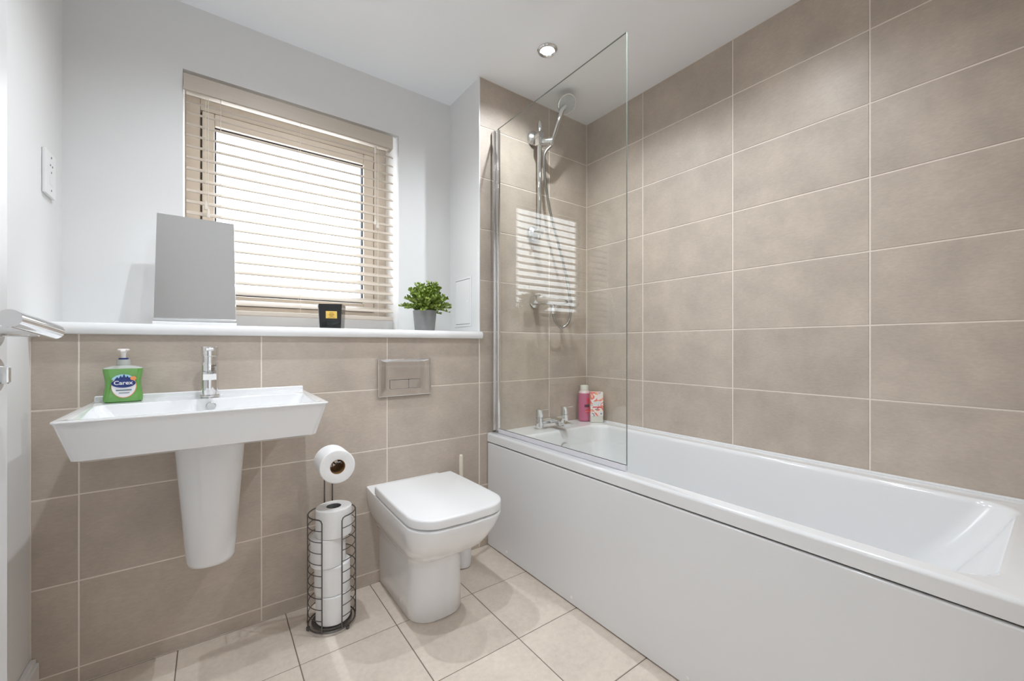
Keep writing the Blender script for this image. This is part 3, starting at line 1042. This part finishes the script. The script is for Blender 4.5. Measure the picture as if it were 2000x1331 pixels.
def roll(loc, axis, r, h, label, core='cardg', tail=False, seed=0):
    loc = Vector(loc)
    o = thing('toilet_roll', loc, label, 'toilet roll', 'white toilet rolls')
    ax = Vector(axis).normalized()
    bm = B()
    e = 0.004
    prof = [(0.0245, e * 0.2), (0.035, 0.0), (r - e, 0.0), (r - e * 0.3, e * 0.35), (r, e), (r, h - e), (r - e * 0.3, h - e * 0.35), (r - e, h), (0.035, h), (0.0245, h - e * 0.2)]
    lathe(bm, prof, 40, loc, ax, False, False)
    rn = random.Random(seed)
    ph = rn.random() * 6
    for v in bm.verts:
        d = v.co - loc
        d = d - ax * d.dot(ax)
        if d.length > r * 0.8:
            a = math.atan2(d.y if abs(ax.z) > 0.5 else d.z, d.x)
            v.co += d.normalized() * 0.0012 * math.sin(2 * a + ph)
    part('tissue', bm, M['paper'], o, sharp=50)
    bm = B()
    lathe(bm, [(0.0245, 0.001), (0.0245, h - 0.001), (0.0232, h - 0.001), (0.0232, 0.001), (0.0245, 0.001)], 28, loc, ax, False, False)
    part('core', bm, M[core], o)
    if tail:
        bm = B()
        pts = []
        u0 = R(-35)
        row = []
        for i in range(8):
            a = u0 + R(6 * i)
            row.append((loc.x + (r + 0.0008) * math.cos(a), loc.z + (r + 0.0008) * math.sin(a)))
        row.insert(0, (row[0][0] - 0.001, row[0][1] - 0.014))
        va_ = [(bm.verts.new((x, loc.y - 0.004, z)), bm.verts.new((x, loc.y - h + 0.004, z))) for x, z in row]
        for p, q in zip(va_, va_[1:]):
            bm.faces.new((p[0], q[0], q[1], p[1]))
        part('loose_end', bm, M['paper'], o)
    return o


RR = 0.058
labs = ['white toilet roll at the bottom of the wire cage', 'white toilet roll second from the bottom in the wire cage',
        'white toilet roll second from the top in the wire cage', 'white toilet roll standing topmost in the wire cage']
for i, (dx, dy) in enumerate(((0.004, 0.0), (0.002, 0.003), (-0.012, 0.004), (0.005, -0.004))):
    roll((HX + dx, HY + dy, 0.0185 + 0.0985 * i), (0, 0, 1), RR, 0.098, labs[i], seed=i)
roll((HX - 0.001, HY + 0.012, 0.5695), (0, -1, 0), 0.057, 0.098, 'white toilet roll hanging on the arm above the cage', 'card', True, 9)

# ------------------------------------------------------------------ blind
bl_ = thing('venetian_blind', (-1.47, 0.335, 1.09), 'cream wooden slatted blind with valance in the window', 'blind')
part('valance', box(B(), -1.8795, -1.066, 0.292, 0.304, 1.954, 2.016, 0.003), M['slat'], bl_)
part('valance_return', box(B(), -1.078, -1.066, 0.3045, 0.345, 1.954, 2.016, 0.002), M['slat'], bl_)
part('head_rail', box(B(), -1.873, -1.070, 0.312, 0.362, 1.968, 2.012, 0.002), M['slat'], bl_)
SX0, SX1, SYC = -1.871, -1.058, 0.336
zs_top, pitch, ns = 1.930, 0.0430, 19
TILT = R(28)


def slat_mesh():
    bm = B()
    lo, hi = [], []
    for i in range(7):
        s = (i / 6 - 0.5)
        y, z = s * 0.050, 0.0028 * (1 - 4 * s * s) - 0.0014
        for dz, lst in ((-0.0018, lo), (0.0018, hi)):
            yy, zz = y, z + dz
            lst.append((yy * math.cos(TILT) - zz * math.sin(TILT), yy * math.sin(TILT) + zz * math.cos(TILT)))
    prof = lo + hi[::-1]
    hw = (SX1 - SX0) / 2
    loft(bm, [[Vector((x, p[0], p[1])) for p in prof] for x in (-hw, hw)])
    bmesh.ops.recalc_face_normals(bm, faces=bm.faces)
    me = bpy.data.meshes.new('slat')
    bm.to_mesh(me)
    bm.free()
    me.materials.append(M['slat'])
    return me


sm = slat_mesh()
base = Vector((-1.47, 0.335, 1.09))
for i in range(ns):
    o = bpy.data.objects.new('slat', sm)
    COL.objects.link(o)
    o.parent = bl_
    o.location = Vector(((SX0 + SX1) / 2, SYC, zs_top - pitch * i)) - base
    o.rotation_euler = (R(random.Random(i).uniform(-0.8, 0.8)), 0, 0)
zb = zs_top - pitch * (ns - 1)
part('bottom_rail', box(B(), SX0, SX1, SYC - 0.026, SYC + 0.026, zb - 0.052, zb - 0.034, 0.004), M['slat'], bl_)
for u in (431, 585, 735):
    x = at(u, 400, 0.335).x
    bm = B()
    for y in (SYC - 0.0275, SYC + 0.0275):
        tube(bm, [(x, y, zb - 0.034), (x, y, 1.968)], 0.0009, 6)
    part('ladder_cord', bm, M['cord'], bl_)
for u, zt, zc in ((402, 1.95, 1.545), (407, 1.95, 1.515), (733, 1.94, 1.60), (738, 1.94, 1.585)):
    p = at(u, 400, 0.303)
    part('pull_cord', tube(B(), [(p.x, 0.303, zc), (p.x, 0.303, zt)], 0.0011, 6), M['cord'], bl_)
    part('tassel', lathe(B(), [(0.002, 0.0), (0.0062, -0.022), (0.0058, -0.034), (0.003, -0.036)], 14, (p.x, 0.303, zc)), M['cord'], bl_)
p = at(733, 400, 0.303)
part('cord_stop', lathe(B(), [(0.005, 0), (0.006, 0.004), (0.006, 0.030), (0.004, 0.034)], 14, (p.x, 0.303, 1.914)), M['cord'], bl_)

# ------------------------------------------------------------------ shelf things
mi = thing('table_mirror', (-1.834, 0.070, ZS), 'frameless tilted tabletop mirror on the shelf left of window', 'mirror', rotz=R(0.5))
tl = R(18)


def tilt_box(bm, x0, x1, d0, d1, s0, s1, bev=0.0):
    """box in the leaning plane: s up along the mirror, d behind its face"""
    b2 = box(B(), x0, x1, d0, d1, s0, s1, bev)
    b2.transform(Matrix.Translation((0, 0, 0.024)) @ Matrix.Rotation(-tl, 4, 'X'))
    me = bpy.data.meshes.new('tmp')
    b2.to_mesh(me)
    b2.free()
    bm.from_mesh(me)
    bpy.data.meshes.remove(me)
    return bm


part('mirror_glass', tilt_box(B(), -0.1115, 0.1115, 0.0, 0.004, 0.0, 0.392, 0.0008), M['mirror'], mi, local=True)
part('backing', tilt_box(B(), -0.1125, 0.1125, 0.0042, 0.012, -0.001, 0.393, 0.001), M['plastic'], mi, local=True)
bm = B()
box(bm, -0.1135, 0.1135, -0.012, 0.040, 0.0005, 0.013, 0.002)
mb = part('foot', bm, M['plastic'], mi, local=True)
part('foot_rail', box(B(), -0.1135, 0.1135, -0.008, 0.014, 0.0135, 0.0235, 0.002), M['satin'], mi, local=True)
for s in (-1, 1):
    bm = B()
    pr = [(0.016, 0.014), (0.056, 0.014), (0.056, 0.05), (0.058, 0.10), (0.060, 0.13)]
    loft(bm, [[Vector((x, y, z)) for y, z in pr] for x in (s * 0.112, s * 0.108)])
    part('side_brace', bm, M['plastic'], mi, local=True)

ca = thing('candle', (-1.392, 0.10, ZS), 'square black glass candle with gold label on the shelf', 'candle', rotz=R(-24))


def sq(w, z, r=0.003):
    return rrect(-w, w, -w, w, r, z, 3)


bm = loft(B(), [sq(0.0385, 0.0005), sq(0.0395, 0.003), sq(0.0440, 0.098), sq(0.0435, 0.1000), sq(0.0405, 0.1000), sq(0.0400, 0.098), sq(0.0385, 0.074)])
cb = part('candle_jar', bm, M['black'], ca, local=True)
part('wax', loft(B(), [sq(0.0370, 0.074), sq(0.0370, 0.0765)]), M['wax'], ca, local=True)
part('wick', tube(B(), [(0, 0, 0.0765), (0, 0.001, 0.086)], 0.0009, 6), M['cream'], ca, local=True)
bm = B()
loft(bm, [[Vector((-0.0405 - 0.0005 * q - d, y, z)) for y, z in ((-0.036, 0.006), (0.036, 0.006), (0.040, 0.095), (-0.040, 0.095))] for q, d in ((0, 0.0), (0, 0.0024))])
for v in bm.verts:
    v.co.x -= (v.co.z - 0.006) * 0.0455
part('thick_glass_side', bm, M['smoke'], ca, local=True)


def face_patch(x0, x1, z0, z1, d):
    f = lambda z: -(0.0395 + 0.0045 * (z - 0.003) / 0.095) - d
    bm = B()
    loft(bm, [[Vector((x, f(z) + e, z)) for x, z in ((x0, z0), (x1, z0), (x1, z1), (x0, z1))] for e in (0.0, 0.0003)])
    return bm


gl_ = part('label', face_patch(-0.016, 0.026, 0.042, 0.071, 0.0006), M['gold'], ca, local=True)
for xx0, xx1, q0, q1 in ((-0.003, 0.013, 0.062, 0.0645), (-0.005, 0.016, 0.0555, 0.0585), (-0.002, 0.012, 0.050, 0.053), (-0.008, 0.018, 0.0445, 0.0458)):
    part('print', face_patch(xx0, xx1, q0, q1, 0.0010), M['brown'], gl_, local=True)

pc = Vector((-0.982, 0.105, ZS))
pl = thing('potted_plant', pc, 'small bushy green plant in a grey pot on the shelf', 'plant')
part('pot', lathe(B(), [(0.044, 0.0005), (0.046, 0.003), (0.0545, 0.094), (0.0545, 0.097), (0.0505, 0.097), (0.049, 0.086)], 36, pc), M['pot'], pl)
part('soil', lathe(B(), [(0.048, 0.082), (0.048, 0.087), (0.02, 0.090)], 24, pc), M['soil'], pl)
rn = random.Random(5)
bs, bf = B(), B()
for i in range(95):
    a = rn.random() * 2 * PI
    el = R(rn.choice((8, 20, 35, 50, 65, 78)) + rn.uniform(-8, 8))
    ln = (0.078 + 0.034 * rn.random()) * (1.0 if math.sin(el) < 0.8 else 1.08)
    d = Vector((math.cos(a) * math.cos(el), math.sin(a) * math.cos(el), math.sin(el)))
    s = pc + Vector((0.03 * math.cos(a) * rn.random(), 0.03 * math.sin(a) * rn.random(), 0.088))
    e = s + Vector((d.x * ln * 1.0, d.y * ln * 0.9, d.z * ln * 1.18))
    e.z = max(e.z, pc.z + 0.085)
    mid = s.lerp(e, 0.5) + Vector((0, 0, 0.012))
    path = smooth_path([s, mid, e], 4)
    tube(bs, path, 0.0011, 5)
    for k_, q in enumerate(path[2:]):
        for w in range(4):
            b_ = rn.random() * 2 * PI
            dirv = (Vector((math.cos(b_), math.sin(b_), rn.uniform(-0.1, 0.9))) + d * 0.5).normalized()
            u, w_ = frame_of(dirv)
            tw = rn.uniform(-0.8, 0.8)
            u2 = u * math.cos(tw) + w_ * math.sin(tw)
            nn = dirv.cross(u2)
            L2, W2 = rn.uniform(0.013, 0.019), rn.uniform(0.0048, 0.0068)
            q0 = Vector(q)
            ctr = bf.verts.new(q0 + dirv * L2 * 0.5 - nn * 0.0012)
            ring = [bf.verts.new(q0 + dirv * L2 * f + u2 * W2 * g + nn * h_) for f, g, h_ in
                    ((0, 0, 0), (0.32, 0.8, 0.0006), (0.72, 0.9, 0.0006), (1.0, 0, -0.002), (0.72, -0.9, 0.0006), (0.32, -0.8, 0.0006))]
            for z_ in range(6):
                bf.faces.new((ring[z_], ring[(z_ + 1) % 6], ctr))
part('stems', bs, M['stem'], pl, kind='stuff')
part('foliage', bf, M['leaf'], pl, kind='stuff', sharp=180)

# ------------------------------------------------------------------ wall fittings
ss = thing('shaver_socket', (XL, 0.138, 1.497), 'white shaver socket on the left wall', 'socket')
bm = B()
box(bm, XL + 0.0003, XL + 0.010, 0.094, 0.188, 1.432, 1.566, 0.003)
pl_ = part('face_plate', bm, M['plastic'], ss)
for z in (1.450, 1.550):
    part('screw', lathe(B(), [(0.003, 0), (0.003, 0.001)], 10, (XL + 0.010, 0.141, z), (1, 0, 0)), M['slot'], pl_)
for y, z in ((0.131, 1.525), (0.151, 1.525), (0.141, 1.505)):
    part('pin_hole', lathe(B(), [(0.0032, 0), (0.0032, 0.0008)], 12, (XL + 0.010, y, z), (1, 0, 0)), M['slot'], pl_)
part('shutter', box(B(), XL + 0.0098, XL + 0.0112, 0.126, 0.156, 1.466, 1.496, 0.0005), M['plastic'], ss)

ap = thing('access_panel', (XP, 0.163, 1.20), 'small white access panel on the return wall by the plant', 'panel')
bm = B()
for q0, q1, r0, r1 in ((0.078, 0.088, 1.078, 1.328), (0.238, 0.248, 1.078, 1.328), (0.088, 0.238, 1.078, 1.088), (0.088, 0.238, 1.318, 1.328)):
    box(bm, XP - 0.004, XP - 0.0002, q0, q1, r0, r1, 0.001)
part('panel_frame', bm, M['gloss'], ap)
part('panel_gap', box(B(), XP - 0.0008, XP - 0.0002, 0.087, 0.239, 1.087, 1.319), M['line'], ap)
part('panel_door', box(B(), XP - 0.0035, XP - 0.0009, 0.0905, 0.2355, 1.0905, 1.3155, 0.001), M['gloss'], ap)
part('latch', lathe(B(), [(0.006, 0), (0.006, 0.0008), (0.004, 0.001)], 16, (XP - 0.0035, 0.112, 1.205), (-1, 0, 0)), M['plastic'], ap)

# ------------------------------------------------------------------ open door at the left edge
E_ = Vector((-2.050, -0.711))
H_ = Vector((-2.105, -1.535))
dv = (E_ - H_).normalized()
nv = Vector((dv.y, -dv.x))       # toward the room
DO = thing('door_1', (H_.x, H_.y, 0), 'open white door at the left edge with chrome lever handle', 'door',
           rotz=math.atan2(dv.y, dv.x))
DO['kind'] = 'structure'
LD = (E_ - H_).length
# local frame: x along the leaf toward its free edge, -y toward the room
part('leaf', box(B(), 0, LD, 0.0, 0.040, 0.006, 1.985, 0.002), M['door'], DO, local=True)
rx = LD - 0.060
hz = 1.001
part('handle_rose', lathe(B(), [(0.0270, 0.0003), (0.0270, 0.008), (0.0255, 0.0095)], 36, (rx, 0, hz), (0, -1, 0)), M['satin'], DO, local=True)
bm = B()
tube(bm, [(rx, -0.0095, hz), (rx, -0.052, hz)], 0.0095, 20)
part('handle_neck', bm, M['chrome'], DO, local=True)
bm = B()
tube(bm, [(rx + 0.012, -0.064, hz - 0.001), (rx - 0.05, -0.064, hz + 0.005), (rx - 0.128, -0.064, hz + 0.012)], 0.0115, 28)
part('lever', bm, M['chrome'], DO, local=True, sharp=50)
tz_ = 0.935
part('turn_rose', lathe(B(), [(0.0270, 0.0003), (0.0270, 0.008), (0.0255, 0.0095)], 36, (rx, 0, tz_), (0, -1, 0)), M['satin'], DO, local=True)
bm = B()
box(bm, rx - 0.004, rx + 0.004, -0.023, -0.0095, tz_ - 0.013, tz_ + 0.013, 0.003)
part('thumb_turn', bm, M['chrome'], DO, local=True)
